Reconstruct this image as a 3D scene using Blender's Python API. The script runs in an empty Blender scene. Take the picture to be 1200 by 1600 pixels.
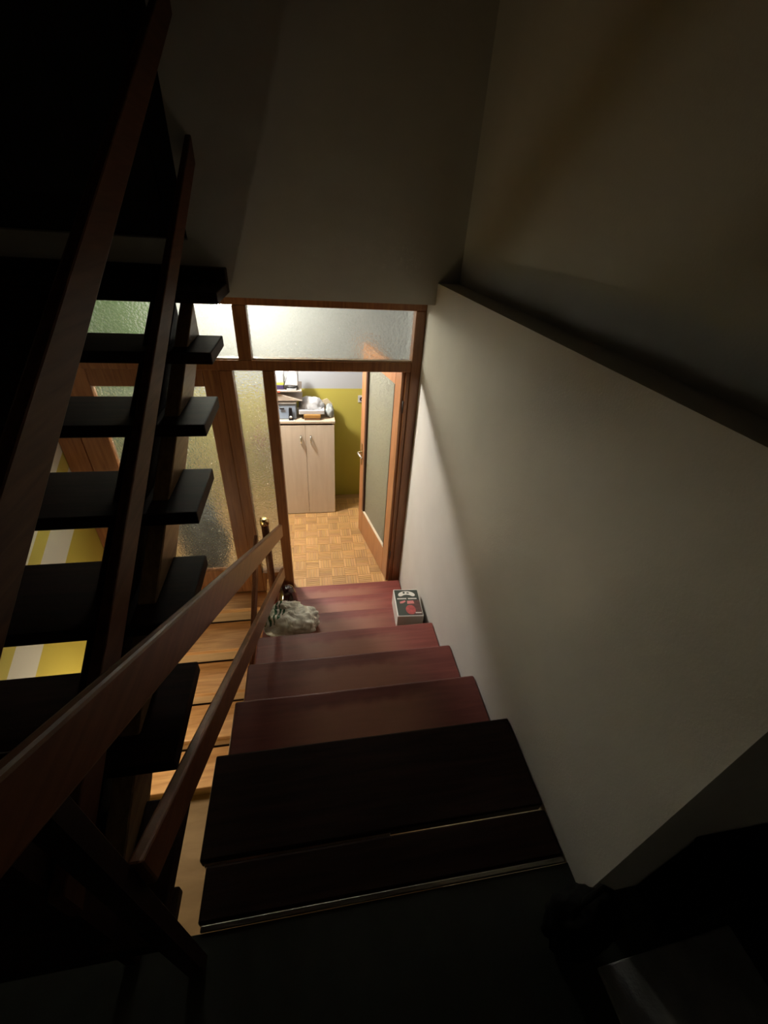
import bpy, bmesh, math, random
from mathutils import Vector, Matrix, noise

# ------------------------------------------------------------------ camera, world, lights, exposure
scene = bpy.context.scene
COL = scene.collection
EYE = 2.842                     # eye height above the hall floor; every height below is given relative to the eye

YAW, PITCH, ROLL, FPX = 0.1979, 0.6072, 0.0703, 651.06
fwd = Vector((math.sin(YAW) * math.cos(PITCH), math.cos(YAW) * math.cos(PITCH), -math.sin(PITCH)))
rgt = Vector((math.cos(YAW), -math.sin(YAW), 0))
upv = rgt.cross(fwd)
r2 = rgt * math.cos(ROLL) + upv * math.sin(ROLL)
u2 = -rgt * math.sin(ROLL) + upv * math.cos(ROLL)
cam_data = bpy.data.cameras.new('camera')
cam_data.sensor_fit = 'HORIZONTAL'
cam_data.sensor_width = 36.0
cam_data.lens = FPX / 1200 * 36.0
cam_data.clip_start = 0.02
cam = bpy.data.objects.new('camera', cam_data)
COL.objects.link(cam)
cam.matrix_world = Matrix(((r2.x, u2.x, -fwd.x, 0), (r2.y, u2.y, -fwd.y, 0), (r2.z, u2.z, -fwd.z, EYE), (0, 0, 0, 1)))
scene.camera = cam

world = bpy.data.worlds.new('night')
scene.world = world
world.use_nodes = True
world.node_tree.nodes['Background'].inputs[0].default_value = (0.5, 0.6, 1, 1)
world.node_tree.nodes['Background'].inputs[1].default_value = 0.0002

def point_light(name, loc, energy, color, radius):
    l = bpy.data.lights.new(name, 'POINT')
    l.energy = energy
    l.color = color
    l.shadow_soft_size = radius
    o = bpy.data.objects.new(name, l)
    o.location = (loc[0], loc[1], loc[2] + EYE)
    COL.objects.link(o)
    return o

point_light('hall_lamp', (-0.62, 3.72, -0.475), 145, (1.0, 0.95, 0.87), 0.08)
point_light('lower_stair_lamp', (-1.30, 1.62, -2.85), 13.0, (1.0, 0.86, 0.62), 0.07)

scene.view_settings.view_transform = 'Standard'
scene.view_settings.look = 'None'
scene.view_settings.gamma = 1.0
scene.view_settings.use_curve_mapping = False
scene.view_settings.exposure = 0.0
try:
    scene.cycles.max_bounces = 6
    scene.cycles.diffuse_bounces = 3
    scene.cycles.transmission_bounces = 5
    scene.cycles.transparent_max_bounces = 8
    scene.cycles.sample_clamp_indirect = 25.0
    scene.cycles.caustics_reflective = False
    scene.cycles.caustics_refractive = True
except Exception:
    pass

# ------------------------------------------------------------------ materials
MATS = {}

def new_mat(name):
    m = bpy.data.materials.new(name)
    m.use_nodes = True
    nt = m.node_tree
    b = nt.nodes['Principled BSDF']
    MATS[name] = m
    return m, nt, b

def plain(name, color, rough=0.6, metallic=0.0, var=0.12, scale=6.0, bump=0.0, bscale=80.0, coat=0.0, spec=0.5):
    m, nt, b = new_mat(name)
    tc = nt.nodes.new('ShaderNodeTexCoord')
    nz = nt.nodes.new('ShaderNodeTexNoise')
    nz.inputs['Scale'].default_value = scale
    nz.inputs['Detail'].default_value = 4
    nt.links.new(tc.outputs['Object'], nz.inputs['Vector'])
    rp = nt.nodes.new('ShaderNodeValToRGB')
    c = color
    rp.color_ramp.elements[0].position = 0.3
    rp.color_ramp.elements[1].position = 0.7
    rp.color_ramp.elements[0].color = tuple(v * (1 - var) for v in c) + (1,)
    rp.color_ramp.elements[1].color = tuple(min(1, v * (1 + var)) for v in c) + (1,)
    nt.links.new(nz.outputs['Fac'], rp.inputs['Fac'])
    nt.links.new(rp.outputs['Color'], b.inputs['Base Color'])
    b.inputs['Roughness'].default_value = rough
    b.inputs['Metallic'].default_value = metallic
    b.inputs['Specular IOR Level'].default_value = spec
    if coat:
        b.inputs['Coat Weight'].default_value = coat
    if bump:
        n2 = nt.nodes.new('ShaderNodeTexNoise')
        n2.inputs['Scale'].default_value = bscale
        nt.links.new(tc.outputs['Object'], n2.inputs['Vector'])
        bp = nt.nodes.new('ShaderNodeBump')
        bp.inputs['Strength'].default_value = bump
        bp.inputs['Distance'].default_value = 0.005
        nt.links.new(n2.outputs['Fac'], bp.inputs['Height'])
        nt.links.new(bp.outputs['Normal'], b.inputs['Normal'])
    return m

def wood(name, dark, light, grain=(3, 45, 45), rough=0.35, coat=0.2, rot=0.0, attr=None, objvar=0.25, spec=0.4):
    """grain runs along the axis with the small scale value"""
    m, nt, b = new_mat(name)
    tc = nt.nodes.new('ShaderNodeTexCoord')
    oi = nt.nodes.new('ShaderNodeObjectInfo')
    mp = nt.nodes.new('ShaderNodeMapping')
    mp.inputs['Rotation'].default_value = (rot, 0, 0)
    mp2 = nt.nodes.new('ShaderNodeMapping')
    mp2.inputs['Scale'].default_value = grain
    nt.links.new(tc.outputs['Object'], mp.inputs['Vector'])
    nt.links.new(mp.outputs['Vector'], mp2.inputs['Vector'])
    add = nt.nodes.new('ShaderNodeVectorMath')
    mul = nt.nodes.new('ShaderNodeMath'); mul.operation = 'MULTIPLY'; mul.inputs[1].default_value = 37.0
    nt.links.new(oi.outputs['Random'], mul.inputs[0])
    nt.links.new(mp2.outputs['Vector'], add.inputs[0])
    nt.links.new(mul.outputs[0], add.inputs[1])
    nz = nt.nodes.new('ShaderNodeTexNoise')
    nz.inputs['Scale'].default_value = 1.0
    nz.inputs['Detail'].default_value = 6
    nz.inputs['Distortion'].default_value = 0.6
    nt.links.new(add.outputs[0], nz.inputs['Vector'])
    rp = nt.nodes.new('ShaderNodeValToRGB')
    rp.color_ramp.elements[0].position = 0.3
    rp.color_ramp.elements[1].position = 0.72
    rp.color_ramp.elements[0].color = tuple(dark) + (1,)
    rp.color_ramp.elements[1].color = tuple(light) + (1,)
    nt.links.new(nz.outputs['Fac'], rp.inputs['Fac'])
    hsv = nt.nodes.new('ShaderNodeHueSaturation')
    mr = nt.nodes.new('ShaderNodeMapRange')
    mr.inputs['To Min'].default_value = 1 - objvar
    mr.inputs['To Max'].default_value = 1 + objvar
    nt.links.new(oi.outputs['Random'], mr.inputs['Value'])
    nt.links.new(mr.outputs['Result'], hsv.inputs['Value'])
    if attr:
        at = nt.nodes.new('ShaderNodeVertexColor'); at.layer_name = attr
        mx = nt.nodes.new('ShaderNodeMix'); mx.data_type = 'RGBA'; mx.blend_type = 'MULTIPLY'
        mx.inputs[0].default_value = 1.0
        nt.links.new(rp.outputs['Color'], mx.inputs[6])
        nt.links.new(at.outputs['Color'], mx.inputs[7])
        nt.links.new(mx.outputs[2], hsv.inputs['Color'])
    else:
        nt.links.new(rp.outputs['Color'], hsv.inputs['Color'])
    nt.links.new(hsv.outputs['Color'], b.inputs['Base Color'])
    b.inputs['Roughness'].default_value = rough
    b.inputs['Specular IOR Level'].default_value = spec
    b.inputs['Coat Weight'].default_value = coat
    b.inputs['Coat Roughness'].default_value = 0.15
    bp = nt.nodes.new('ShaderNodeBump')
    bp.inputs['Strength'].default_value = 0.08
    bp.inputs['Distance'].default_value = 0.003
    nt.links.new(nz.outputs['Fac'], bp.inputs['Height'])
    nt.links.new(bp.outputs['Normal'], b.inputs['Normal'])
    return m

def hammered_glass(name, tint=(0.72, 0.73, 0.68), clear=0.54, haze=0.05, rough=0.08, milk=0.0):
    """rough textured glass: blurred refraction + milky scattering + a little straight-through light"""
    m = bpy.data.materials.new(name)
    m.use_nodes = True
    MATS[name] = m
    nt = m.node_tree
    for n in list(nt.nodes):
        nt.nodes.remove(n)
    out = nt.nodes.new('ShaderNodeOutputMaterial')
    tc = nt.nodes.new('ShaderNodeTexCoord')
    vo = nt.nodes.new('ShaderNodeTexVoronoi'); vo.feature = 'F1'
    vo.inputs['Scale'].default_value = 70
    nz = nt.nodes.new('ShaderNodeTexNoise'); nz.inputs['Scale'].default_value = 45; nz.inputs['Detail'].default_value = 0
    nt.links.new(tc.outputs['Object'], vo.inputs['Vector'])
    nt.links.new(tc.outputs['Object'], nz.inputs['Vector'])
    ad = nt.nodes.new('ShaderNodeMath'); ad.operation = 'ADD'
    nt.links.new(vo.outputs['Distance'], ad.inputs[0])
    nt.links.new(nz.outputs['Fac'], ad.inputs[1])
    bp = nt.nodes.new('ShaderNodeBump')
    bp.inputs['Strength'].default_value = 0.9
    bp.inputs['Distance'].default_value = 0.006
    nt.links.new(ad.outputs[0], bp.inputs['Height'])
    rf = nt.nodes.new('ShaderNodeBsdfRefraction')
    rf.inputs['Color'].default_value = tint + (1,)
    rf.inputs['Roughness'].default_value = rough
    rf.inputs['IOR'].default_value = 1.25
    nt.links.new(bp.outputs['Normal'], rf.inputs['Normal'])
    tl = nt.nodes.new('ShaderNodeBsdfTranslucent')
    tl.inputs['Color'].default_value = tint + (1,)
    df = nt.nodes.new('ShaderNodeBsdfDiffuse')
    df.inputs['Color'].default_value = tint + (1,)
    mk = nt.nodes.new('ShaderNodeMixShader'); mk.inputs[0].default_value = milk
    nt.links.new(tl.outputs[0], mk.inputs[1]); nt.links.new(df.outputs[0], mk.inputs[2])
    tr = nt.nodes.new('ShaderNodeBsdfTransparent')
    tr.inputs['Color'].default_value = tint + (1,)
    gl = nt.nodes.new('ShaderNodeBsdfGlossy')
    gl.inputs['Roughness'].default_value = 0.12
    nt.links.new(bp.outputs['Normal'], gl.inputs['Normal'])
    m1 = nt.nodes.new('ShaderNodeMixShader'); m1.inputs[0].default_value = haze
    nt.links.new(rf.outputs[0], m1.inputs[1]); nt.links.new(mk.outputs[0], m1.inputs[2])
    m2 = nt.nodes.new('ShaderNodeMixShader'); m2.inputs[0].default_value = clear
    nt.links.new(m1.outputs[0], m2.inputs[1]); nt.links.new(tr.outputs[0], m2.inputs[2])
    m3 = nt.nodes.new('ShaderNodeMixShader'); m3.inputs[0].default_value = 0.05
    nt.links.new(m2.outputs[0], m3.inputs[1]); nt.links.new(gl.outputs[0], m3.inputs[2])
    nt.links.new(m3.outputs[0], out.inputs['Surface'])
    return m

def banded_wall(name, slope, bands, base, rough=0.75):
    """paint bands on a wall: value = height - slope * y (world), bands = [(lower limit, colour)...] rising"""
    m, nt, b = new_mat(name)
    ge = nt.nodes.new('ShaderNodeNewGeometry')
    sp = nt.nodes.new('ShaderNodeSeparateXYZ')
    nt.links.new(ge.outputs['Position'], sp.inputs[0])
    my = nt.nodes.new('ShaderNodeMath'); my.operation = 'MULTIPLY'; my.inputs[1].default_value = -slope
    nt.links.new(sp.outputs['Y'], my.inputs[0])
    ad = nt.nodes.new('ShaderNodeMath'); ad.operation = 'ADD'
    nt.links.new(my.outputs[0], ad.inputs[0]); nt.links.new(sp.outputs['Z'], ad.inputs[1])
    prev = None
    for lim, colr in bands:
        gt = nt.nodes.new('ShaderNodeMath'); gt.operation = 'GREATER_THAN'; gt.inputs[1].default_value = lim
        nt.links.new(ad.outputs[0], gt.inputs[0])
        mx = nt.nodes.new('ShaderNodeMix'); mx.data_type = 'RGBA'
        nt.links.new(gt.outputs[0], mx.inputs[0])
        if prev is None:
            mx.inputs[6].default_value = base + (1,)
        else:
            nt.links.new(prev.outputs[2], mx.inputs[6])
        mx.inputs[7].default_value = colr + (1,)
        prev = mx
    nt.links.new(prev.outputs[2], b.inputs['Base Color'])
    b.inputs['Roughness'].default_value = rough
    nz = nt.nodes.new('ShaderNodeTexNoise'); nz.inputs['Scale'].default_value = 120
    nt.links.new(ge.outputs['Position'], nz.inputs['Vector'])
    bp = nt.nodes.new('ShaderNodeBump'); bp.inputs['Strength'].default_value = 0.1; bp.inputs['Distance'].default_value = 0.003
    nt.links.new(nz.outputs['Fac'], bp.inputs['Height']); nt.links.new(bp.outputs['Normal'], b.inputs['Normal'])
    return m

PITCH_UP = math.atan(0.5635)
plain('plaster', (0.62, 0.595, 0.545), rough=0.85, var=0.04, scale=3, bump=0.12, bscale=140)
plain('dim_plaster', (0.22, 0.21, 0.19), rough=0.85, var=0.04, scale=3)
plain('ceiling_paint', (0.7, 0.68, 0.63), rough=0.9, var=0.03, scale=3)
wood('dark_ceiling_wood', (0.035, 0.018, 0.010), (0.06, 0.032, 0.018), grain=(20, 2, 20), rough=0.6, coat=0.0)
plain('green_paint', (0.060, 0.13, 0.030), rough=0.7, var=0.08, scale=2)
YEL = (0.42, 0.365, 0.07)
WHT = (0.37, 0.385, 0.415)
banded_wall('hall_wall_paint', 0.0, [(-1.496 + EYE, WHT)], YEL)
banded_wall('stair_wall_paint', 0.49, [(-3.168 + EYE, (0.72, 0.70, 0.60)), (-2.908 + EYE, (0.58, 0.49, 0.10)), (-2.79 + EYE, (0.72, 0.70, 0.60))], (0.62, 0.50, 0.08))
wood('tread_wood', (0.165, 0.036, 0.029), (0.245, 0.060, 0.046), grain=(3, 40, 40), rough=0.42, coat=0.08, objvar=0.36)
def add_wear(mat):
    """varnish walked off the middle of each tread behind its nosing: paler, ragged patch in the board's own coordinates"""
    nt = mat.node_tree
    b = nt.nodes['Principled BSDF']
    src = b.inputs['Base Color'].links[0].from_socket
    tc = nt.nodes.new('ShaderNodeTexCoord')
    nz = nt.nodes.new('ShaderNodeTexNoise'); nz.inputs['Scale'].default_value = 7; nz.inputs['Detail'].default_value = 3
    nt.links.new(tc.outputs['Object'], nz.inputs['Vector'])
    sp = nt.nodes.new('ShaderNodeSeparateXYZ'); nt.links.new(tc.outputs['Object'], sp.inputs[0])
    my = nt.nodes.new('ShaderNodeMapRange'); my.interpolation_type = 'SMOOTHSTEP'
    my.inputs['From Min'].default_value = 0.115; my.inputs['From Max'].default_value = 0.055
    jit = nt.nodes.new('ShaderNodeMath'); jit.operation = 'MULTIPLY_ADD'; jit.inputs[1].default_value = 0.10
    nt.links.new(nz.outputs['Fac'], jit.inputs[0])
    off = nt.nodes.new('ShaderNodeMath'); off.operation = 'SUBTRACT'; off.inputs[1].default_value = 0.05
    nt.links.new(sp.outputs['Y'], off.inputs[0]); nt.links.new(off.outputs[0], jit.inputs[2])
    nt.links.new(jit.outputs[0], my.inputs['Value'])
    ax = nt.nodes.new('ShaderNodeMath'); ax.operation = 'ABSOLUTE'; nt.links.new(sp.outputs['X'], ax.inputs[0])
    mx = nt.nodes.new('ShaderNodeMapRange'); mx.interpolation_type = 'SMOOTHSTEP'
    mx.inputs['From Min'].default_value = 0.46; mx.inputs['From Max'].default_value = 0.12
    nt.links.new(ax.outputs[0], mx.inputs['Value'])
    pr_ = nt.nodes.new('ShaderNodeMath'); pr_.operation = 'MULTIPLY'
    nt.links.new(my.outputs['Result'], pr_.inputs[0]); nt.links.new(mx.outputs['Result'], pr_.inputs[1])
    p2 = nt.nodes.new('ShaderNodeMath'); p2.operation = 'MULTIPLY'; p2.inputs[1].default_value = 0.5
    nt.links.new(pr_.outputs[0], p2.inputs[0])
    mix = nt.nodes.new('ShaderNodeMix'); mix.data_type = 'RGBA'
    nt.links.new(p2.outputs[0], mix.inputs[0]); nt.links.new(src, mix.inputs[6])
    mix.inputs[7].default_value = (0.42, 0.20, 0.12, 1)
    nt.links.new(mix.outputs[2], b.inputs['Base Color'])
add_wear(MATS['tread_wood'])
wood('shaded_tread_wood', (0.012, 0.005, 0.004), (0.030, 0.012, 0.009), grain=(3, 40, 40), rough=0.6, coat=0.0, objvar=0.1, spec=0.12)  # tread wood darkened: the shade on unlit boards is put in the colour
wood('rail_wood', (0.13, 0.046, 0.019), (0.21, 0.082, 0.036), grain=(50, 4, 50), rough=0.4, coat=0.03, objvar=0.04, spec=0.2)
wood('shaded_rail_wood', (0.070, 0.026, 0.014), (0.12, 0.048, 0.026), grain=(50, 4, 50), rough=0.5, coat=0.0, objvar=0.04, spec=0.12)  # darker copy of rail_wood, the upper flight's shade put in the colour
wood('stringer_wood', (0.17, 0.09, 0.04), (0.30, 0.18, 0.09), grain=(50, 4, 50), rough=0.4, coat=0.15, objvar=0.05)
wood('frame_wood', (0.20, 0.070, 0.022), (0.36, 0.145, 0.050), grain=(45, 45, 3), rough=0.4, coat=0.2, objvar=0.05)
wood('leaf_wood', (0.36, 0.145, 0.055), (0.50, 0.23, 0.10), grain=(45, 45, 3), rough=0.35, coat=0.3, objvar=0.05)
wood('light_step_wood', (0.46, 0.23, 0.09), (0.70, 0.40, 0.18), grain=(3, 35, 35), rough=0.4, coat=0.2, objvar=0.1)
wood('lower_floor_wood', (0.24, 0.15, 0.07), (0.34, 0.22, 0.11), grain=(3, 12, 35), rough=0.6, coat=0.0)
wood('riser_wood', (0.48, 0.32, 0.17), (0.62, 0.43, 0.25), grain=(3, 25, 25), rough=0.55, coat=0.05, objvar=0.08)
wood('parquet_wood', (0.46, 0.265, 0.11), (0.56, 0.345, 0.155), grain=(6, 60, 60), rough=0.33, coat=0.3, attr='tone', objvar=0.1)
wood('cabinet_wood', (0.62, 0.54, 0.43), (0.70, 0.62, 0.51), grain=(20, 20, 2), rough=0.5, coat=0.05, objvar=0.03)
wood('cabinet_top_wood', (0.50, 0.41, 0.30), (0.57, 0.48, 0.37), grain=(2, 20, 20), rough=0.45, coat=0.05, objvar=0.03)
hammered_glass('hammered_glass')
hammered_glass('frosted_glass', clear=0.20, haze=0.07, rough=0.15)
hammered_glass('smoked_leaf_glass', tint=(0.82, 0.82, 0.72), clear=0.12, haze=0.34, rough=0.22, milk=0.6)
plain('brass', (0.75, 0.58, 0.30), rough=0.25, metallic=1.0, var=0.05)
plain('steel', (0.75, 0.75, 0.73), rough=0.22, metallic=1.0, var=0.05)
plain('dull_steel', (0.30, 0.29, 0.27), rough=0.35, metallic=1.0, var=0.3, scale=5)
plain('dark_bead', (0.075, 0.028, 0.013), rough=0.5)
plain('gasket', (0.03, 0.02, 0.015), rough=0.6)
plain('light_bead', (0.70, 0.58, 0.44), rough=0.4)
plain('white_plastic', (0.50, 0.50, 0.49), rough=0.35, var=0.03)
plain('black_plastic', (0.012, 0.012, 0.013), rough=0.35, var=0.1)
plain('paper_white', (0.46, 0.46, 0.47), rough=0.7, var=0.04, scale=12)
plain('paper_cream', (0.48, 0.40, 0.27), rough=0.7, var=0.06, scale=12)
plain('lime', (0.36, 0.40, 0.07), rough=0.5)
plain('purple', (0.035, 0.025, 0.085), rough=0.5)
plain('blue_grey', (0.27, 0.33, 0.42), rough=0.45, var=0.06)
plain('beige_card', (0.38, 0.32, 0.265), rough=0.7, var=0.06)
plain('red_card', (0.55, 0.13, 0.08), rough=0.6)
plain('orange_cover', (0.36, 0.19, 0.05), rough=0.5)
plain('brown_cover', (0.22, 0.12, 0.06), rough=0.5)
plain('grey_cloth', (0.30, 0.33, 0.34), rough=0.8, var=0.25, scale=25)
plain('slate_cloth', (0.055, 0.06, 0.065), rough=0.85, var=0.3, scale=9)
plain('maroon_glaze', (0.035, 0.010, 0.014), rough=0.12, var=0.2, coat=0.6)
plain('unlit_doorway', (0.010, 0.006, 0.004), rough=0.6, var=0.2)
plain('landing_floor', (0.020, 0.022, 0.016), rough=0.55, var=0.25, scale=14)
plain('black_lacquer', (0.004, 0.004, 0.004), rough=0.8, var=0.1, spec=0.1)
plain('grey_felt', (0.34, 0.34, 0.35), rough=0.95, var=0.35, scale=9, bump=0.3, bscale=160)
plain('box_green', (0.028, 0.040, 0.030), rough=0.35, var=0.1, coat=0.3)
plain('box_white', (0.74, 0.72, 0.66), rough=0.45, var=0.03)
plain('print_pink', (0.62, 0.20, 0.19), rough=0.4, var=0.1)
plain('print_red', (0.42, 0.075, 0.07), rough=0.4, var=0.25, scale=30)
plain('print_dim', (0.10, 0.04, 0.035), rough=0.4, var=0.3, scale=40)
plain('red_fabric', (0.26, 0.07, 0.06), rough=0.8)

def bag_material(name):
    m, nt, b = new_mat(name)
    tc = nt.nodes.new('ShaderNodeTexCoord')
    nz = nt.nodes.new('ShaderNodeTexNoise'); nz.inputs['Scale'].default_value = 14; nz.inputs['Detail'].default_value = 3
    nz.inputs['Distortion'].default_value = 1.5
    nt.links.new(tc.outputs['Object'], nz.inputs['Vector'])
    rp = nt.nodes.new('ShaderNodeValToRGB')
    rp.color_ramp.elements[0].position = 0.3; rp.color_ramp.elements[1].position = 0.62
    rp.color_ramp.elements[0].color = (0.60, 0.60, 0.50, 1); rp.color_ramp.elements[1].color = (0.95, 0.95, 0.86, 1)
    nt.links.new(nz.outputs['Fac'], rp.inputs['Fac'])
    # green print on the left shoulder of the bag
    wv = nt.nodes.new('ShaderNodeTexWave'); wv.inputs['Scale'].default_value = 9; wv.inputs['Distortion'].default_value = 9
    wv.inputs['Detail'].default_value = 1
    nt.links.new(tc.outputs['Object'], wv.inputs['Vector'])
    gt = nt.nodes.new('ShaderNodeMath'); gt.operation = 'GREATER_THAN'; gt.inputs[1].default_value = 0.5
    nt.links.new(wv.outputs['Fac'], gt.inputs[0])
    ds = nt.nodes.new('ShaderNodeVectorMath'); ds.operation = 'DISTANCE'; ds.inputs[1].default_value = (-0.13, 0.03, 0.03)
    nt.links.new(tc.outputs['Object'], ds.inputs[0])
    lt = nt.nodes.new('ShaderNodeMath'); lt.operation = 'LESS_THAN'; lt.inputs[1].default_value = 0.10
    nt.links.new(ds.outputs['Value'], lt.inputs[0])
    an = nt.nodes.new('ShaderNodeMath'); an.operation = 'MULTIPLY'
    nt.links.new(gt.outputs[0], an.inputs[0]); nt.links.new(lt.outputs[0], an.inputs[1])
    mx = nt.nodes.new('ShaderNodeMix'); mx.data_type = 'RGBA'
    nt.links.new(an.outputs[0], mx.inputs[0]); nt.links.new(rp.outputs['Color'], mx.inputs[6])
    mx.inputs[7].default_value = (0.03, 0.12, 0.05, 1)
    nt.links.new(mx.outputs[2], b.inputs['Base Color'])
    b.inputs['Roughness'].default_value = 0.24
    b.inputs['Coat Weight'].default_value = 0.6
    n2 = nt.nodes.new('ShaderNodeTexNoise'); n2.inputs['Scale'].default_value = 11; n2.inputs['Distortion'].default_value = 1.2
    nt.links.new(tc.outputs['Object'], n2.inputs['Vector'])
    bp = nt.nodes.new('ShaderNodeBump'); bp.inputs['Strength'].default_value = 1.0; bp.inputs['Distance'].default_value = 0.02
    nt.links.new(n2.outputs['Fac'], bp.inputs['Height']); nt.links.new(bp.outputs['Normal'], b.inputs['Normal'])
    return m
bag_material('carrier_plastic')
plain('thin_white_plastic', (0.44, 0.455, 0.48), rough=0.3, var=0.12, scale=10, bump=0.9, bscale=26)

# ------------------------------------------------------------------ builders
WORLD = {}

class MB:
    def __init__(self):
        self.bm = bmesh.new()
    def box(self, x0, x1, y0, y1, z0, z1, bevel=0.0, seg=1):
        b = bmesh.new()
        bmesh.ops.create_cube(b, size=1)
        bmesh.ops.scale(b, vec=(x1 - x0, y1 - y0, z1 - z0), verts=b.verts)
        bmesh.ops.translate(b, vec=((x0 + x1) / 2, (y0 + y1) / 2, (z0 + z1) / 2 + EYE), verts=b.verts)
        if bevel:
            bmesh.ops.bevel(b, geom=list(b.edges), offset=bevel, segments=seg, profile=0.5, affect='EDGES')
        self.merge(b)
        return self
    def merge(self, b):
        me = bpy.data.meshes.new('tmp')
        b.to_mesh(me); b.free()
        self.bm.from_mesh(me)
        bpy.data.meshes.remove(me)
    def prism(self, poly, d, bevel=0.0, seg=1):
        """closed polygon (list of 3D points, eye-relative heights) extruded by vector d"""
        b = bmesh.new()
        n = len(poly)
        lo = [b.verts.new((p[0], p[1], p[2] + EYE)) for p in poly]
        hi = [b.verts.new((p[0] + d[0], p[1] + d[1], p[2] + d[2] + EYE)) for p in poly]
        b.faces.new(lo); b.faces.new(hi[::-1])
        for i in range(n):
            b.faces.new((lo[i], hi[i], hi[(i + 1) % n], lo[(i + 1) % n]))
        bmesh.ops.recalc_face_normals(b, faces=b.faces)
        if bevel:
            bmesh.ops.bevel(b, geom=list(b.edges), offset=bevel, segments=seg, profile=0.5, affect='EDGES')
        self.merge(b)
        return self
    def lathe(self, cx, cy, prof, n=24):
        """prof: list of (radius, height)"""
        b = bmesh.new()
        rings = []
        for r, z in prof:
            rings.append([b.verts.new((cx + r * math.cos(2 * math.pi * i / n), cy + r * math.sin(2 * math.pi * i / n), z + EYE)) for i in range(n)])
        for a, c in zip(rings, rings[1:]):
            for i in range(n):
                b.faces.new((a[i], a[(i + 1) % n], c[(i + 1) % n], c[i]))
        b.faces.new(rings[0][::-1]); b.faces.new(rings[-1])
        bmesh.ops.recalc_face_normals(b, faces=b.faces)
        self.merge(b)
        return self
    def tube(self, pts, r, n=10):
        b = bmesh.new()
        P = [Vector((p[0], p[1], p[2] + EYE)) for p in pts]
        rings = []
        for i, p in enumerate(P):
            t = (P[min(i + 1, len(P) - 1)] - P[max(i - 1, 0)]).normalized()
            a = t.cross(Vector((0.3, 0.2, 1))).normalized()
            c = t.cross(a)
            rings.append([b.verts.new(p + a * r * math.cos(2 * math.pi * k / n) + c * r * math.sin(2 * math.pi * k / n)) for k in range(n)])
        for u, v in zip(rings, rings[1:]):
            for k in range(n):
                b.faces.new((u[k], u[(k + 1) % n], v[(k + 1) % n], v[k]))
        b.faces.new(rings[0][::-1]); b.faces.new(rings[-1])
        bmesh.ops.recalc_face_normals(b, faces=b.faces)
        self.merge(b)
        return self
    def lump(self, c, size, seed=0, amp=0.25, freq=2.2, floor=None, sub=4, fold=0.0):
        b = bmesh.new()
        bmesh.ops.create_icosphere(b, subdivisions=sub, radius=1)
        for v in b.verts:
            d = v.co.normalized()
            k = 1 + amp * noise.noise(d * freq + Vector((seed, seed * 1.7, 3))) + amp * 0.4 * noise.noise(d * freq * 2.7 + Vector((seed, 0, seed)))
            if fold:
                k += fold * abs(noise.noise(d * freq * 2.2 + Vector((9 + seed, seed, 0))))
            v.co = Vector((d.x * size[0] * k + c[0], d.y * size[1] * k + c[1], d.z * size[2] * k + c[2] + EYE))
            if floor is not None and v.co.z < floor + EYE:
                v.co.z = floor + EYE
        self.merge(b)
        for f in self.bm.faces:
            f.smooth = True
        return self
    def build(self, name, mat, parent=None, smooth=False):
        vs = [v.co for v in self.bm.verts]
        lo = Vector((min(v.x for v in vs), min(v.y for v in vs), min(v.z for v in vs)))
        hi = Vector((max(v.x for v in vs), max(v.y for v in vs), max(v.z for v in vs)))
        org = (lo + hi) / 2
        bmesh.ops.translate(self.bm, vec=-org, verts=self.bm.verts)
        if smooth:
            for f in self.bm.faces:
                f.smooth = True
        me = bpy.data.meshes.new(name)
        self.bm.to_mesh(me); self.bm.free()
        me.materials.append(MATS[mat])
        o = bpy.data.objects.new(name, me)
        COL.objects.link(o)
        place(o, org, parent)
        return o

def place(o, org, parent):
    WORLD[o] = Vector(org)
    if parent is not None:
        o.parent = parent
        o.location = Vector(org) - WORLD[parent]
    else:
        o.location = org

def thing(name, label, cat, loc, group=None, kind=None):
    o = bpy.data.objects.new(name, None)
    o.empty_display_size = 0.05
    COL.objects.link(o)
    place(o, Vector((loc[0], loc[1], loc[2] + EYE)), None)
    if label: o['label'] = label
    if cat: o['category'] = cat
    if group: o['group'] = group
    if kind: o['kind'] = kind
    return o

def tag(o, label, cat, group=None):
    o['label'] = label; o['category'] = cat
    if group: o['group'] = group
    return o

def struct(o, label=None, cat=None):
    o['kind'] = 'structure'
    if label: o['label'] = label
    if cat: o['category'] = cat
    return o

def copy_part(src, parent, world_loc):
    c = src.copy()
    COL.objects.link(c)
    place(c, world_loc, parent)
    return c

# ------------------------------------------------------------------ main measures (eye-relative heights)
HALL, R, G = -2.842, 0.185, 0.3283
XL, XR = -0.405, 0.757
D = 2.836                       # front face of the glazed partition
LAND = -1.666                   # half landing
LOW = -3.767                    # lower landing
CEIL = 1.25
UPSILL = -0.134                 # threshold of the dark upper doorway

# ------------------------------------------------------------------ setting
struct(MB().box(XR, 1.05, 0.26, 2.96, -4.2, -0.275).build('wall_right', 'plaster'), 'off-white plaster wall along the right of the stairs, ending in a ledge', 'wall')
struct(MB().box(0.887, 1.05, 0.40, 2.96, -0.275, CEIL).build('wall_right_upper', 'plaster'), 'dim set-back plaster wall above the ledge on the right', 'wall')
struct(MB().box(1.05, 2.3, 0.26, 0.40, -4.2, CEIL).box(0.887, 1.05, 0.26, 0.40, -0.275, CEIL).build('wall_landing', 'plaster'), 'dark plaster wall turning right beside the landing', 'wall')
f = MB()
f.box(-1.69, 0.887, 2.66, 2.96, -0.39, UPSILL)
f.box(-0.585, 0.887, 2.66, 2.96, UPSILL, CEIL)
f.box(-1.69, -1.53, 2.66, 2.96, UPSILL, CEIL)
struct(f.build('wall_front', 'plaster'), 'dim plaster wall above the glazed hall partition', 'wall')
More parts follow.
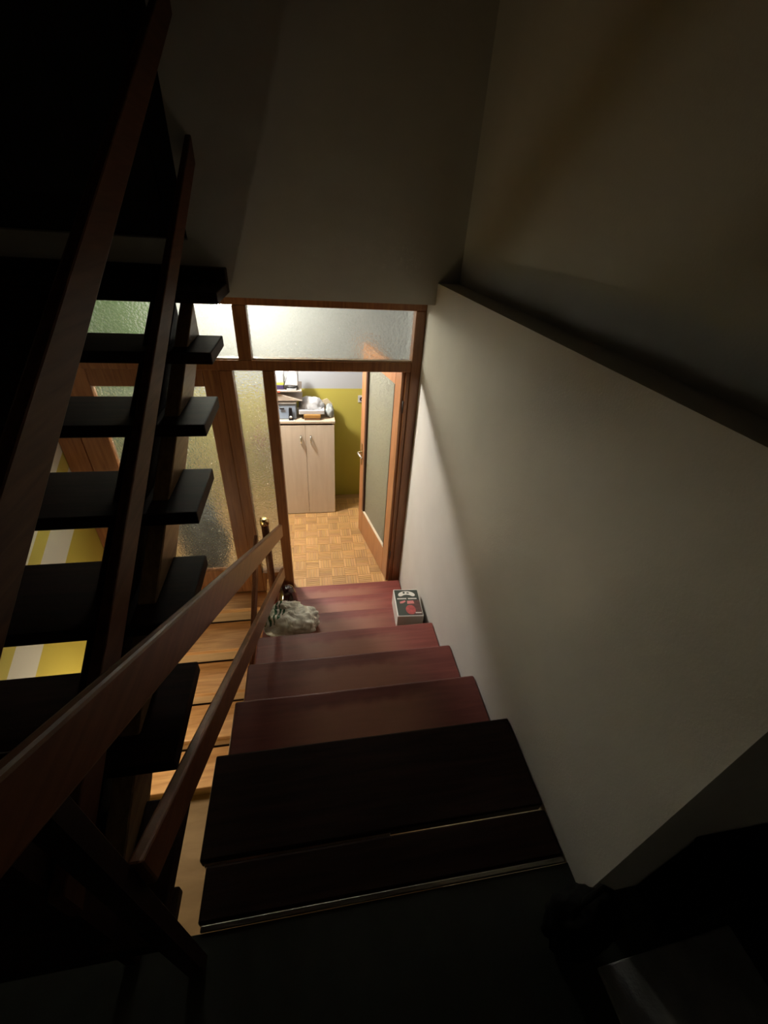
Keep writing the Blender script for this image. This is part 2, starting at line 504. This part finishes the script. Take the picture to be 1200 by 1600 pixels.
struct(MB().box(-1.85, -1.67, -1.3, 2.96, -4.2, CEIL).build('wall_left', 'stair_wall_paint'), 'stairwell wall painted yellow with a slanting white stripe', 'wall')
struct(MB().box(-1.85, 2.3, -1.45, -1.3, -4.2, CEIL).build('wall_back', 'plaster'))
struct(MB().box(2.3, 2.42, -1.45, 0.40, -4.2, CEIL).build('wall_landing_end', 'plaster'))
struct(MB().box(-1.85, 2.42, -1.45, 2.96, CEIL, CEIL + 0.1).build('ceiling', 'dark_ceiling_wood'))  # unseen ceiling given dark wood to cut the bounced light
struct(MB().box(-1.85, 1.05, -1.45, 2.96, LOW - 0.12, LOW).build('floor_lower', 'lower_floor_wood'), 'pale wooden lower landing floor deep in the stairwell', 'floor')
struct(MB().box(-1.67, 1.0, D + 0.0, D + 0.12, -4.2, HALL - 0.13).build('wall_lower_front', 'plaster'))
# leaf added in the upper doorway, the unlit opening's darkness put in its colour
d2 = thing('door_2', 'near-black leaf filling the unlit doorway at the head of the upper flight', 'door', (-1.06, 2.86, UPSILL), kind='structure')
MB().box(-1.53, -0.585, 2.84, 2.88, UPSILL, UPSILL + 1.38, 0.003).build('door_leaf', 'unlit_doorway', d2)
MB().box(-1.40, -1.10, 2.828, 2.842, UPSILL + 0.15, UPSILL + 0.85, 0.004).build('panel', 'unlit_doorway', d2)
MB().box(-1.02, -0.72, 2.828, 2.842, UPSILL + 0.15, UPSILL + 0.85, 0.004).build('panel', 'unlit_doorway', d2)
# hall shell
HB, HR, HL, HC = 4.44, 1.0, -2.3, -0.30
struct(MB().box(-1.38, HR + 0.1, HB, HB + 0.12, HALL - 0.1, HC).build('wall_hall_back', 'hall_wall_paint'), 'hall wall painted yellow below and white above', 'wall')
struct(MB().box(HR, HR + 0.1, 2.96, HB, HALL - 0.1, HC).build('wall_hall_right', 'hall_wall_paint'))
struct(MB().box(HL - 0.1, -1.38, HB, HB + 0.12, HALL - 0.1, HC).build('wall_hall_alcove', 'green_paint'), 'green painted wall seen blurred through the left glass', 'wall')
struct(MB().box(HL - 0.1, HL, 2.96, HB, HALL - 0.1, HC).build('wall_hall_left', 'hall_wall_paint'))
struct(MB().box(HL, -1.85, 2.86, 2.96, HALL - 0.1, HC).build('wall_hall_front', 'hall_wall_paint'))
struct(MB().box(HL - 0.1, HR + 0.1, 2.96, HB + 0.12, HC, HC + 0.08).build('ceiling_hall', 'ceiling_paint'))
fl = struct(MB().box(HL, HR, D, HB, HALL - 0.12, HALL - 0.006).build('floor_hall', 'parquet_wood'), 'mosaic parquet hall floor of light oak fingers', 'floor')
tl = fl.data.color_attributes.new('tone', 'FLOAT_COLOR', 'POINT')
for e in tl.data: e.color = (0.75, 0.72, 0.7, 1)
# mosaic parquet: square blocks of five fingers, turned by quarter turns
BS = 0.1245
rnd = random.Random(4)
def parquet_mesh(seed):
    rr = random.Random(seed)
    b = bmesh.new(); tones = []
    w = BS / 5
    for k in range(5):
        x0, x1 = -BS / 2 + 0.0004, BS / 2 - 0.0004
        y0, y1 = -BS / 2 + k * w + 0.0005, -BS / 2 + (k + 1) * w - 0.0005
        c = 0.0009
        top = rr.uniform(-0.0003, 0.0003)
        lo = [b.verts.new(p) for p in ((x0, y0, -0.008), (x1, y0, -0.008), (x1, y1, -0.008), (x0, y1, -0.008))]
        hi = [b.verts.new(p) for p in ((x0 + c, y0 + c, top), (x1 - c, y0 + c, top), (x1 - c, y1 - c, top), (x0 + c, y1 - c, top))]
        b.faces.new(hi); b.faces.new(lo[::-1])
        for i in range(4):
            b.faces.new((lo[i], lo[(i + 1) % 4], hi[(i + 1) % 4], hi[i]))
        t = rr.uniform(0.84, 1.10)
        tones += [(t, t * rr.uniform(0.93, 1.0), t * rr.uniform(0.85, 1.0), 1)] * 8
    me = bpy.data.meshes.new('parquet_block')
    b.to_mesh(me); b.free()
    a = me.color_attributes.new('tone', 'FLOAT_COLOR', 'POINT')
    for i, t in enumerate(tones): a.data[i].color = t
    me.materials.append(MATS['parquet_wood'])
    return me
pm = [parquet_mesh(s) for s in range(7)]
for i in range(22):
    for j in range(13):
        x = 0.94 - i * BS; y = D + 0.01 + BS / 2 + j * BS
        if y + BS / 2 > HB: continue
        o = bpy.data.objects.new('parquet_block', pm[rnd.randrange(7)])
        COL.objects.link(o)
        place(o, Vector((x, y, HALL + EYE)), fl)
        o.rotation_euler.z = ((i + j) % 2) * math.pi / 2 + rnd.randrange(2) * math.pi

# half landing: boards towards the stairs, dark floor behind
lf = MB()
lf.box(-1.67, 2.3, -1.3, 0.262, LAND - 0.14, LAND - 0.003)
lf.box(-1.67, XR, 0.262, 0.345, LAND - 0.14, LAND - 0.003)
landing = struct(lf.build('floor_landing', 'landing_floor'), 'almost black landing floor in front of the camera', 'floor')
MB().box(XL, XR - 0.004, 0.511, 0.829, LAND - 0.05, LAND, 0.006, 2).build('plank', 'shaded_tread_wood', landing)
MB().box(-0.382, XR - 0.006, 0.365, 0.497, LAND - 0.05, LAND, 0.006, 2).build('plank', 'shaded_tread_wood', landing)
MB().box(-1.66, -0.45, 0.345, 0.462, LAND - 0.05, LAND, 0.006, 2).build('plank', 'shaded_tread_wood', landing)
MB().box(-0.372, XR - 0.01, 0.347, 0.361, LAND - 0.012, LAND + 0.003, 0.0025, 2).build('edge_strip', 'dull_steel', landing)
MB().box(-0.390, 0.20, 0.4985, 0.5095, LAND - 0.03, LAND - 0.012, 0.002, 2).build('edge_strip', 'steel', landing)  # steel strip added in the joint for its glint, short where that fades

# ------------------------------------------------------------------ flight down to the hall
fl1 = thing('stair_flight', 'dark red-brown wooden stair treads leading down to the hall door', 'staircase', (0.176, 1.8, HALL))
for k in range(3, 9):
    z = LAND - (k - 2) * R
    y = 0.828 + (k - 2) * G
    MB().box(XL, XR - 0.004 - (0.0 if k < 8 else 0.0), y - 0.318, y, z - 0.045, z, 0.012, 3).build('tread', 'tread_wood', fl1)
for x in (-0.15, 0.45):
    y0, y1 = 0.75, 2.78
    za = lambda y: LAND - 0.30 - 0.5635 * (y - 0.828)
    MB().prism([(x, y0, za(y0) + 0.08), (x, y1, za(y1) + 0.08), (x, y1, za(y1) - 0.12), (x, y0, za(y0) - 0.12)], (0.06, 0, 0), 0.004).build('stringer', 'stringer_wood', fl1)

# ------------------------------------------------------------------ open flight up to the next storey
fl2 = thing('stair_flight', 'open dark treads rising on the left to the storey above', 'staircase', (-1.03, 1.4, LAND))
X0, X1 = -1.66, -0.41
for k in range(-1, 6):
    z = -1.239 + k * R
    yb = 0.935 + k * G
    MB().box(X0, X1, yb - 0.32, yb, z - 0.05, z, 0.005, 2).build('tread', 'shaded_tread_wood', fl2)
    if k >= 0:
        MB().box(-0.655, -0.622, yb - 0.317, yb - 0.28, z - R - 0.02, z - 0.05, 0.002).build('tread_bracket', 'shaded_tread_wood', fl2)
MB().box(X0, X1, 2.58, 2.645, -0.365, -0.245, 0.004).build('top_riser', 'shaded_tread_wood', fl2)
zb = lambda y: -1.289 + 0.5635 * (y - 0.615)
for xa, xb in ((-0.71, -0.60), (-0.58, -0.522), (-1.645, -1.085)):  # the wide third one is a dark panel added to black out the left
    y0, y1 = 0.38, 2.27
    MB().prism([(xa, y0, zb(y0)), (xa, y1, zb(y1)), (xa, y1, zb(y1) - 0.16), (xa, y0, zb(y0) - 0.16)], (xb - xa, 0, 0), 0.004).build('stringer', 'stringer_wood' if xa == -0.58 else 'shaded_tread_wood', fl2)

# ------------------------------------------------------------------ light steps down to the floor below
fl0 = thing('stair_flight', 'lit pale wooden steps deep below between the rails', 'staircase', (-1.06, 2.0, LOW))
N0 = 2.676
MB().box(-1.66, XL - 0.02, N0 - 0.03, D - 0.002, HALL - 0.045, HALL, 0.005, 2).build('tread', 'light_step_wood', fl0)
for k in range(0, 5):
    z = HALL - k * R; y = N0 - k * 0.272
    if k:
        MB().box(-1.66, -0.455, y - 0.03, y + 0.262, z - 0.04, z, 0.006, 2).build('tread', 'light_step_wood', fl0)
    MB().box(-1.66, -0.455, y + 0.005, y + 0.022, z - R, z - 0.04).build('riser', 'riser_wood', fl0)
zs = lambda y: HALL + 0.12 - (N0 - y) * R / 0.272
MB().prism([(-0.453, 2.80, zs(2.80) - .02), (-0.453, 1.32, zs(1.32)), (-0.453, 1.32, zs(1.32) - 0.05), (-0.453, 1.7, LOW), (-0.453, 2.80, zs(2.80) - 0.40)], (0.035, 0, 0), 0.003).build('stringer', 'light_step_wood', fl0)

# ------------------------------------------------------------------ rails
def board(x0, x1, dx, ytop, ztop, slope, y0, y1, h, bev=0.006):
    zt = lambda y: ztop + slope * (y - ytop)
    xx = lambda y: dx * (y - ytop)
    m = MB()
    m.prism([(x0 + xx(y0), y0, zt(y0)), (x0 + xx(y1), y1, zt(y1)), (x0 + xx(y1), y1, zt(y1) - h), (x0 + xx(y0), y0, zt(y0) - h)], (x1 - x0, 0, 0), bev, 2)
    return m
rl1 = thing('stair_railing', 'brown wooden two-board railing sloping down beside the red-brown treads', 'railing', (-0.33, 1.4, HALL))
board(-0.328, -0.304, 0.0224, 0.757, -0.785, -0.6166, 0.12, 2.66, 0.12, 0.007).build('handrail', 'rail_wood', rl1)
board(-0.335, -0.308, 0.0224, 1.047, -1.397, -0.6166, 0.30, 2.60, 0.112).build('mid_rail', 'rail_wood', rl1)
nw = MB().lathe(-0.375, 2.56, [(0.027, HALL + 0.07), (0.027, -1.876)]).build('newel_post', 'rail_wood', rl1, True)
MB().lathe(-0.375, 2.56, [(0.029, -1.877), (0.033, -1.874), (0.033, -1.836), (0.029, -1.827), (0.02, -1.823)]).build('cap', 'brass', nw, True)
MB().box(-0.385, -0.342, 0.262, 0.302, LAND, -0.53, 0.004).build('post', 'shaded_tread_wood', rl1)  # near post blackened with the tread wood, its shade put in the colour
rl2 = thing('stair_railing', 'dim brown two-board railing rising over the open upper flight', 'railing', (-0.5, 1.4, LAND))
board(-0.515, -0.487, 0, 1.16, -0.088, 0.5635, 0.30, 2.655, 0.117).build('handrail', 'shaded_rail_wood', rl2)
board(-0.515, -0.487, 0, 1.125, -0.585, 0.5635, 0.30, 2.655, 0.107).build('mid_rail', 'shaded_rail_wood', rl2)
MB().box(-0.555, -0.516, 0.31, 0.36, LAND, -0.52, 0.004).build('post', 'shaded_tread_wood', rl2)
rl0 = thing('stair_railing', 'short brown rail board descending along the pale lower steps', 'railing', (-0.445, 2.0, LOW))
board(-0.462, -0.436, 0, 2.39, -2.03, 0.50, 1.30, 2.54, 0.12).build('handrail', 'rail_wood', rl0)
MB().box(-0.455, -0.436, 1.75, 1.79, LOW + 0.3, -2.42, 0.003).build('post', 'rail_wood', rl0)

# ------------------------------------------------------------------ glazed partition
gp = thing('glass_partition', 'brown wooden partition glazed with hammered glass between stairs and hall', 'partition', (-0.45, D, HALL))
def fr(x0, x1, z0, z1, name='post', y0=D, y1=D + 0.085):
    return MB().box(x0, x1, y0, y1, z0, z1, 0.004).build(name, 'frame_wood', gp)
def pane(x0, x1, z0, z1, mat='hammered_glass'):
    p = MB().box(x0 - 0.006, x1 + 0.006, D + 0.040, D + 0.046, z0 - 0.006, z1 + 0.006).build('glass_pane', mat, gp)
    # narrow pale glazing beads around the pane
    return p
fr(-1.668, 0.757, -0.455, -0.35, 'head_rail')
fr(0.689, 0.757, HALL, -0.455)
fr(0.659, 0.689, HALL, -0.842, 'jamb', D + 0.012, D + 0.075)
fr(-1.668, 0.689, -0.842, -0.777, 'transom_rail')
fr(-0.443, -0.361, -0.777, -0.455, 'mullion')
fr(-0.305, -0.227, HALL, -0.842)
fr(-0.575, -0.493, HALL, -0.842)
fr(-0.682, -0.575, HALL, -0.842, 'stile', D + 0.012, D + 0.07)
fr(-1.668, -1.53, HALL, -0.455)
fr(-1.53, -1.362, HALL, -0.842, 'stile', D + 0.012, D + 0.07)
fr(-1.362, -0.682, -0.953, -0.842, 'top_rail', D + 0.012, D + 0.07)
fr(-1.362, -0.682, HALL, -2.57, 'bottom_rail', D + 0.012, D + 0.07)
fr(-0.493, -0.305, HALL, -2.62, 'bottom_rail')
pane(-0.361, 0.689, -0.777, -0.455)
pane(-1.53, -0.443, -0.777, -0.455)
pane(-0.493, -0.305, -2.62, -0.842, 'frosted_glass')
pane(-1.362, -0.682, -2.57, -0.953, 'frosted_glass')
# pale beads under the transom panes
for x0, x1 in ((-0.361, 0.689), (-1.53, -0.443)):
    MB().box(x0, x1, D + 0.022, D + 0.038, -0.777, -0.769).build('glazing_bead', 'light_bead', gp)

# ------------------------------------------------------------------ the open door leaf
HX, HY = 0.655, D + 0.035
ex, ey = 0.482 - HX, 3.72 - HY
LW = math.hypot(ex, ey)
ang = math.atan2(ey, ex)
door = thing('door_1', 'open brown door leaf with a tall frosted pane and lever handle', 'door', (HX, HY, HALL), kind='structure')
ux, uy = ex / LW, ey / LW
nx, ny = -uy, ux                 # points to the left of the leaf (towards the hall)
def leafbox(s0, s1, t0, t1, z0, z1, name, mat, bev=0.003, parent=None):
    poly = [(HX + ux * s + nx * t, HY + uy * s + ny * t, z0) for s, t in ((s0, t0), (s1, t0), (s1, t1), (s0, t1))]
    return MB().prism(poly, (0, 0, z1 - z0), bev).build(name, mat, parent or door)
ZT = -0.85
leafbox(0.0, 0.115, -0.02, 0.02, HALL + 0.008, ZT, 'stile', 'leaf_wood')
leafbox(LW - 0.115, LW, -0.02, 0.02, HALL + 0.008, ZT, 'stile', 'leaf_wood')
leafbox(0.115, LW - 0.115, -0.02, 0.02, ZT - 0.12, ZT, 'top_rail', 'leaf_wood')
leafbox(0.115, LW - 0.115, -0.02, 0.02, HALL + 0.008, HALL + 0.32, 'bottom_rail', 'leaf_wood')
leafbox(0.108, LW - 0.108, -0.004, 0.003, HALL + 0.31, ZT - 0.11, 'glass_pane', 'smoked_leaf_glass', 0)
for tt in (0.006, 0.018):
    pass
leafbox(0.115, 0.123, 0.004, 0.021, HALL + 0.32, ZT - 0.12, 'glazing_bead', 'gasket', 0)
leafbox(LW - 0.150, LW - 0.115, 0.004, 0.024, HALL + 0.32, ZT - 0.12, 'glazing_bead', 'dark_bead', 0)
leafbox(0.115, LW - 0.115, 0.004, 0.024, HALL + 0.32, HALL + 0.332, 'glazing_bead', 'light_bead', 0)
hz = -1.86
hs = LW - 0.055
for sgn in (1, -1):
    pl = leafbox(hs - 0.018, hs + 0.018, sgn * 0.02, sgn * 0.026, hz - 0.14, hz + 0.09, 'handle_plate', 'brass')
    def LP(s, t, z): return (HX + ux * s + nx * t, HY + uy * s + ny * t, z)
    MB().tube([LP(hs, sgn * 0.02, hz), LP(hs, sgn * 0.058, hz), LP(hs - 0.02, sgn * 0.068, hz), LP(hs - 0.12, sgn * 0.066, hz - 0.004)], 0.010).build('lever', 'steel', pl, True)
for z in (HALL + 0.28, HALL + 1.7):
    MB().lathe(HX + 0.004, HY - 0.012, [(0.008, z), (0.008, z + 0.09)], 10).build('hinge', 'gasket', door, True)

# ------------------------------------------------------------------ hall cabinet
CT = -1.703
cab = thing('cabinet', 'pale wooden two-door cabinet against the yellow hall wall', 'cabinet', (-0.07, 4.25, HALL))
MB().box(-0.368, -0.350, 4.068, 4.435, HALL, CT - 0.025, 0.001).build('side_panel', 'cabinet_wood', cab)
MB().box(0.210, 0.228, 4.068, 4.435, HALL, CT - 0.025, 0.001).build('side_panel', 'cabinet_wood', cab)
MB().box(-0.350, 0.210, 4.42, 4.434, HALL + 0.05, CT - 0.025).build('back_panel', 'cabinet_wood', cab)
MB().box(-0.350, 0.210, 4.085, 4.42, HALL + 0.04, HALL + 0.058).build('bottom_panel', 'cabinet_wood', cab)
MB().box(-0.378, 0.236, 4.045, 4.437, CT - 0.025, CT, 0.003, 2).build('top', 'cabinet_top_wood', cab)
for x0, x1, hx in ((-0.366, -0.0715, -0.118), (-0.0685, 0.2265, -0.017)):
    dr = MB().box(x0, x1, 4.05, 4.067, HALL + 0.006, CT - 0.045, 0.0015).build('door', 'cabinet_wood', cab)
    MB().tube([(hx, 4.052, -1.862), (hx, 4.028, -1.868), (hx, 4.022, -1.90), (hx, 4.024, -1.93), (hx, 4.052, -1.955)], 0.0075).build('handle', 'steel', dr, True)

# things on the cabinet
def T(name, label, cat, m, mat, smooth=False):
    return tag(m.build(name, mat, None, smooth), label, cat)
bs = thing('storage_box', 'blue-grey plastic storage box at the left end of the cabinet top', 'box', (-0.25, 4.2, CT))
MB().box(-0.345, -0.150, 4.10, 4.36, CT, CT + 0.20, 0.012, 2).build('body', 'blue_grey', bs)
MB().box(-0.350, -0.145, 4.09, 4.365, CT + 0.165, CT + 0.185, 0.004).build('lid_rim', 'white_plastic', bs)
MB().box(-0.310, -0.265, 4.086, 4.092, CT + 0.112, CT + 0.130, 0.002).build('latch', 'black_plastic', bs)
ph = thing('cordless_phone', 'black cordless phone with round white keypad before the blue-grey box', 'phone', (-0.205, 4.08, CT))
MB().prism([(-0.228, 4.085, CT), (-0.184, 4.085, CT), (-0.190, 4.085, CT + 0.135), (-0.222, 4.085, CT + 0.135)], (0, -0.022, 0), 0.005, 2).build('body', 'black_plastic', ph)
b = MB(); b.tube([(-0.206, 4.066, CT + 0.04), (-0.206, 4.058, CT + 0.04)], 0.014, 16); b.build('keypad', 'white_plastic', ph, True)
T('paper_sheet', 'flat white paper sheets at the front left cabinet edge', 'paper', MB().box(-0.355, -0.165, 4.052, 4.083, CT, CT + 0.006, 0.001), 'paper_white')
og = thing('letter_tray', 'beige wedge-sided letter tray resting on the blue-grey box', 'tray', (-0.22, 4.2, CT + 0.2))
MB().prism([(-0.365, 4.08, CT + 0.202), (-0.082, 4.08, CT + 0.202), (-0.365, 4.08, CT + 0.292)], (0, 0.26, 0), 0.002).build('wedge_side', 'beige_card', og)
MB().box(-0.372, -0.318, 4.075, 4.10, CT + 0.203, CT + 0.285, 0.002).build('label_side', 'red_card', og)
MB().box(-0.375, -0.085, 4.07, 4.36, CT + 0.293, CT + 0.308, 0.003).build('shelf', 'beige_card', og)
MB().box(-0.374, -0.290, 4.062, 4.070, CT + 0.293, CT + 0.308, 0.001).build('edge_band', 'red_card', og)
T('book', 'dark purple book at the bottom of the pile on the letter tray', 'book', MB().box(-0.360, -0.255, 4.10, 4.30, CT + 0.308, CT + 0.352, 0.003), 'purple')
T('book', 'lime green book lying on the purple one', 'book', MB().box(-0.360, -0.250, 4.10, 4.30, CT + 0.352, CT + 0.376, 0.003), 'lime')
T('paper_stack', 'white paper stack on top of the lime green book', 'paper', MB().box(-0.358, -0.252, 4.10, 4.30, CT + 0.376, CT + 0.46, 0.003), 'paper_white')
T('folded_cloth', 'white folded cloth with sharp creases on the letter tray', 'cloth',
  MB().prism([(-0.245, 4.10, CT + 0.350), (-0.120, 4.10, CT + 0.345), (-0.118, 4.12, CT + 0.44), (-0.150, 4.13, CT + 0.475), (-0.195, 4.12, CT + 0.455)], (0.006, 0.16, 0.01), 0.008, 2), 'paper_white')
T('cable_bundle', 'black coiled cable under the white cloth', 'cable', MB().tube([(-0.245, 4.10, CT + 0.318), (-0.20, 4.085, CT + 0.345), (-0.16, 4.085, CT + 0.335), (-0.13, 4.09, CT + 0.345), (-0.118, 4.10, CT + 0.318)], 0.010), 'black_plastic', True)
T('envelope', 'small white envelope at the front edge of the letter tray', 'envelope', MB().box(-0.225, -0.135, 4.075, 4.15, CT + 0.308, CT + 0.326, 0.002), 'paper_white')
T('book', 'dark brown book flat on the cabinet under the orange one', 'book', MB().box(-0.072, 0.085, 4.075, 4.27, CT, CT + 0.026, 0.002), 'brown_cover')
T('book', 'orange and cream book lying on the dark brown one', 'book', MB().box(-0.078, 0.092, 4.07, 4.27, CT + 0.026, CT + 0.058, 0.002), 'orange_cover')
T('flat_box', 'flat white box under the crumpled white bag', 'box', MB().box(-0.125, 0.132, 4.09, 4.33, CT + 0.058, CT + 0.098, 0.003), 'paper_white')
T('crumpled_bag', 'crumpled white plastic bag heaped on the flat white box', 'bag', MB().lump((0.0, 4.21, CT + 0.095), (0.124, 0.10, 0.100), 3, 0.14, 1.6, CT + 0.099, 4, 0.16), 'thin_white_plastic', True)
T('pouch', 'small grey crumpled pouch at the right end of the cabinet top', 'pouch', MB().lump((0.186, 4.20, CT + 0.05), (0.044, 0.07, 0.072), 8, 0.3, 2.6, CT + 0.001, 3, 0.2), 'grey_cloth', True)
T('paper_sheet', 'curled cream paper standing behind the grey pouch', 'paper', MB().prism([(0.10, 4.33, CT), (0.225, 4.33, CT), (0.225, 4.335, CT + 0.08), (0.17, 4.34, CT + 0.135), (0.10, 4.34, CT + 0.11)], (0, 0.006, 0), 0.001), 'paper_cream')

so = thing('wall_socket', 'white round wall socket on the yellow wall beside the door leaf', 'socket', (0.55, HB, -1.61))
MB().box(0.510, 0.590, HB - 0.012, HB, -1.648, -1.568, 0.006, 2).build('plate', 'white_plastic', so)
b = MB(); b.tube([(0.55, HB - 0.0125, -1.608), (0.55, HB - 0.0145, -1.608)], 0.022, 20); b.build('well', 'black_plastic', so)
b = MB(); b.tube([(0.555, HB - 0.0145, -1.612), (0.555, HB - 0.017, -1.612)], 0.010, 14); b.build('pin', 'white_plastic', so)

# blurred things behind the frosted panes
T('sack', 'dark grey sack standing behind the left frosted pane', 'bag', MB().lump((-1.0, 3.14, -2.42), (0.19, 0.12, 0.42), 5, 0.3, 1.8, HALL + 0.002, 4, 0.1), 'slate_cloth', True)
T('red_bag', 'small red cloth bag blurred behind the narrow side pane', 'bag', MB().lump((-0.56, 4.375, -2.02), (0.085, 0.068, 0.13), 2, 0.2, 1.6, None, 3), 'red_fabric', True)

# ------------------------------------------------------------------ things on the steps
T6 = LAND - 4 * R; T7 = LAND - 5 * R
bg = thing('carrier_bag', 'crumpled white plastic carrier bag with green print on a lower step', 'bag', (-0.2, 2.0, T6))
MB().lump((-0.20, 2.03, T6 + 0.055), (0.190, 0.115, 0.112), 11, 0.20, 1.5, T6 + 0.001, 5, 0.17).build('body', 'carrier_plastic', bg, True)
MB().lump((-0.225, 2.10, T6 + 0.110), (0.095, 0.050, 0.065), 4, 0.3, 1.7, None, 4, 0.25).build('knot', 'carrier_plastic', bg, True)
T('jar', 'dark glossy maroon jar beside the carrier bag', 'jar', MB().lathe(-0.245, 2.36, [(0.05, T7 + 0.001), (0.072, T7 + 0.03), (0.078, T7 + 0.10), (0.07, T7 + 0.17), (0.055, T7 + 0.215), (0.05, T7 + 0.235), (0.035, T7 + 0.25), (0.008, T7 + 0.255)], 28), 'maroon_glaze', True)

# printed box leaning at the wall
zt = -2.262
bx = thing('printed_box', 'dark green printed box with white rim on a lower step by the wall', 'box', (0.645, 2.05, T6))
BX = [(0.548, 2.180), (0.732, 2.165), (0.722, 1.905), (0.536, 1.918)]     # top corners: back left, back right, front right, front left
def bp(u, v, z):
    """u across 0..1 (left to right), v down the cover 0..1 (back to front)"""
    a = Vector(BX[0]).lerp(Vector(BX[1]), u); c = Vector(BX[3]).lerp(Vector(BX[2]), u)
    q = a.lerp(c, v)
    return (q.x, q.y, z)
MB().prism([bp(0, 0, T6 + 0.001), bp(1, 0, T6 + 0.001), bp(1, 1, T6 + 0.001), bp(0, 1, T6 + 0.001)], (0, 0, zt - T6 - 0.001), 0.005, 2).build('body', 'box_white', bx)
def pr(pts, z, h, mat, name, parent):
    return MB().prism([bp(u, v, z) for u, v in pts], (0, 0, h)).build(name, mat, parent)
cv = pr([(0.045, 0.03), (0.955, 0.03), (0.97, 0.045), (0.97, 0.955), (0.955, 0.97), (0.045, 0.97), (0.03, 0.955), (0.03, 0.045)], zt, 0.0008, 'box_green', 'cover', bx)
z1 = zt + 0.0008
arc = [(0.5 - 0.34 * math.cos(math.pi * i / 16), 0.235 - 0.155 * math.sin(math.pi * i / 16)) for i in range(17)]
arc += [(0.80, 0.275), (0.72, 0.275), (0.60, 0.225), (0.5, 0.215), (0.40, 0.225), (0.28, 0.275), (0.20, 0.275)]
pr(arc, z1, 0.0004, 'box_white', 'emblem', cv)
pr([(0.36, 0.115), (0.44, 0.10), (0.45, 0.17), (0.37, 0.18)], z1 + 0.0004, 0.0003, 'box_green', 'emblem_mark', cv)
pr([(0.50, 0.15), (0.56, 0.12), (0.63, 0.15), (0.60, 0.175), (0.53, 0.175)], z1 + 0.0004, 0.0003, 'box_green', 'emblem_mark', cv)
for a, c in ((0.10, 0.47), (0.53, 0.88)):
    n = 6
    w = (c - a) / n
    for i in range(n):
        pr([(a + i * w, 0.345), (a + (i + 0.86) * w, 0.345), (a + (i + 0.86) * w, 0.385), (a + i * w, 0.385)], z1, 0.0004, 'box_white', 'lettering', cv)
pr([(0.18, 0.475), (0.40, 0.43), (0.41, 0.48), (0.30, 0.53), (0.18, 0.545)], z1, 0.0004, 'print_pink', 'picture_patch', cv)
pr([(0.47, 0.45), (0.72, 0.44), (0.74, 0.55), (0.46, 0.56)], z1, 0.0004, 'print_pink', 'picture_patch', cv)
pr([(0.60, 0.46), (0.95, 0.42), (0.95, 0.95), (0.55, 0.95)], z1, 0.0003, 'print_dim', 'picture_patch', cv)
cup = [(0.55 + 0.19 * math.cos(2 * math.pi * i / 24), 0.77 + 0.17 * math.sin(2 * math.pi * i / 24)) for i in range(24)]
pr(cup, z1, 0.0006, 'print_red', 'picture_patch', cv)
for i in range(5):
    a = 0.71 + i * 0.048
    pr([(a, 0.865), (a + 0.036, 0.865), (a + 0.036, 0.905), (a, 0.905)], z1 + 0.0006, 0.0003, 'box_white', 'lettering', cv)

# ------------------------------------------------------------------ dark things on the landing
cb = thing('shoe_cabinet', 'slim black cabinet against the dark landing wall', 'cabinet', (1.35, 0.20, LAND))
MB().box(0.938, 1.75, 0.150, 0.258, LAND, -1.27, 0.004).build('body', 'black_lacquer', cb)
MB().box(0.930, 1.76, 0.142, 0.259, -1.27, -1.25, 0.003).build('top', 'black_lacquer', cb)
for x0 in (0.95, 1.352):
    fd = MB().box(x0, x0 + 0.39, 0.140, 0.149, LAND + 0.03, -1.285, 0.002).build('door', 'black_lacquer', cb)
    MB().box(x0 + 0.17, x0 + 0.22, 0.130, 0.139, -1.32, -1.305, 0.002).build('handle', 'black_plastic', fd)
mt = thing('floor_mat', 'worn dark grey mat on the landing floor', 'mat', (0.95, -0.05, LAND))
MB().prism([(0.715, 0.115, LAND - 0.002), (1.16, 0.136, LAND - 0.002), (1.18, -0.30, LAND - 0.002), (0.74, -0.33, LAND - 0.002)], (0, 0, 0.014), 0.004, 2).build('pile', 'grey_felt', mt)
hb = thing('handbag', 'black bag with a small shiny clasp at the landing wall corner', 'bag', (0.62, 0.16, LAND))
MB().lump((0.655, 0.190, LAND + 0.15), (0.080, 0.065, 0.17), 7, 0.25, 1.8, LAND - 0.002, 4, 0.15).build('body', 'black_lacquer', hb, True)
MB().lump((0.672, 0.215, LAND + 0.315), (0.007, 0.007, 0.007), 1, 0.05, 1, None, 2).build('clasp', 'steel', hb, True)
MB().tube([(0.60, 0.19, LAND + 0.26), (0.61, 0.20, LAND + 0.335), (0.65, 0.21, LAND + 0.37), (0.69, 0.20, LAND + 0.335), (0.70, 0.19, LAND + 0.26)], 0.008).build('handle', 'black_lacquer', hb, True)
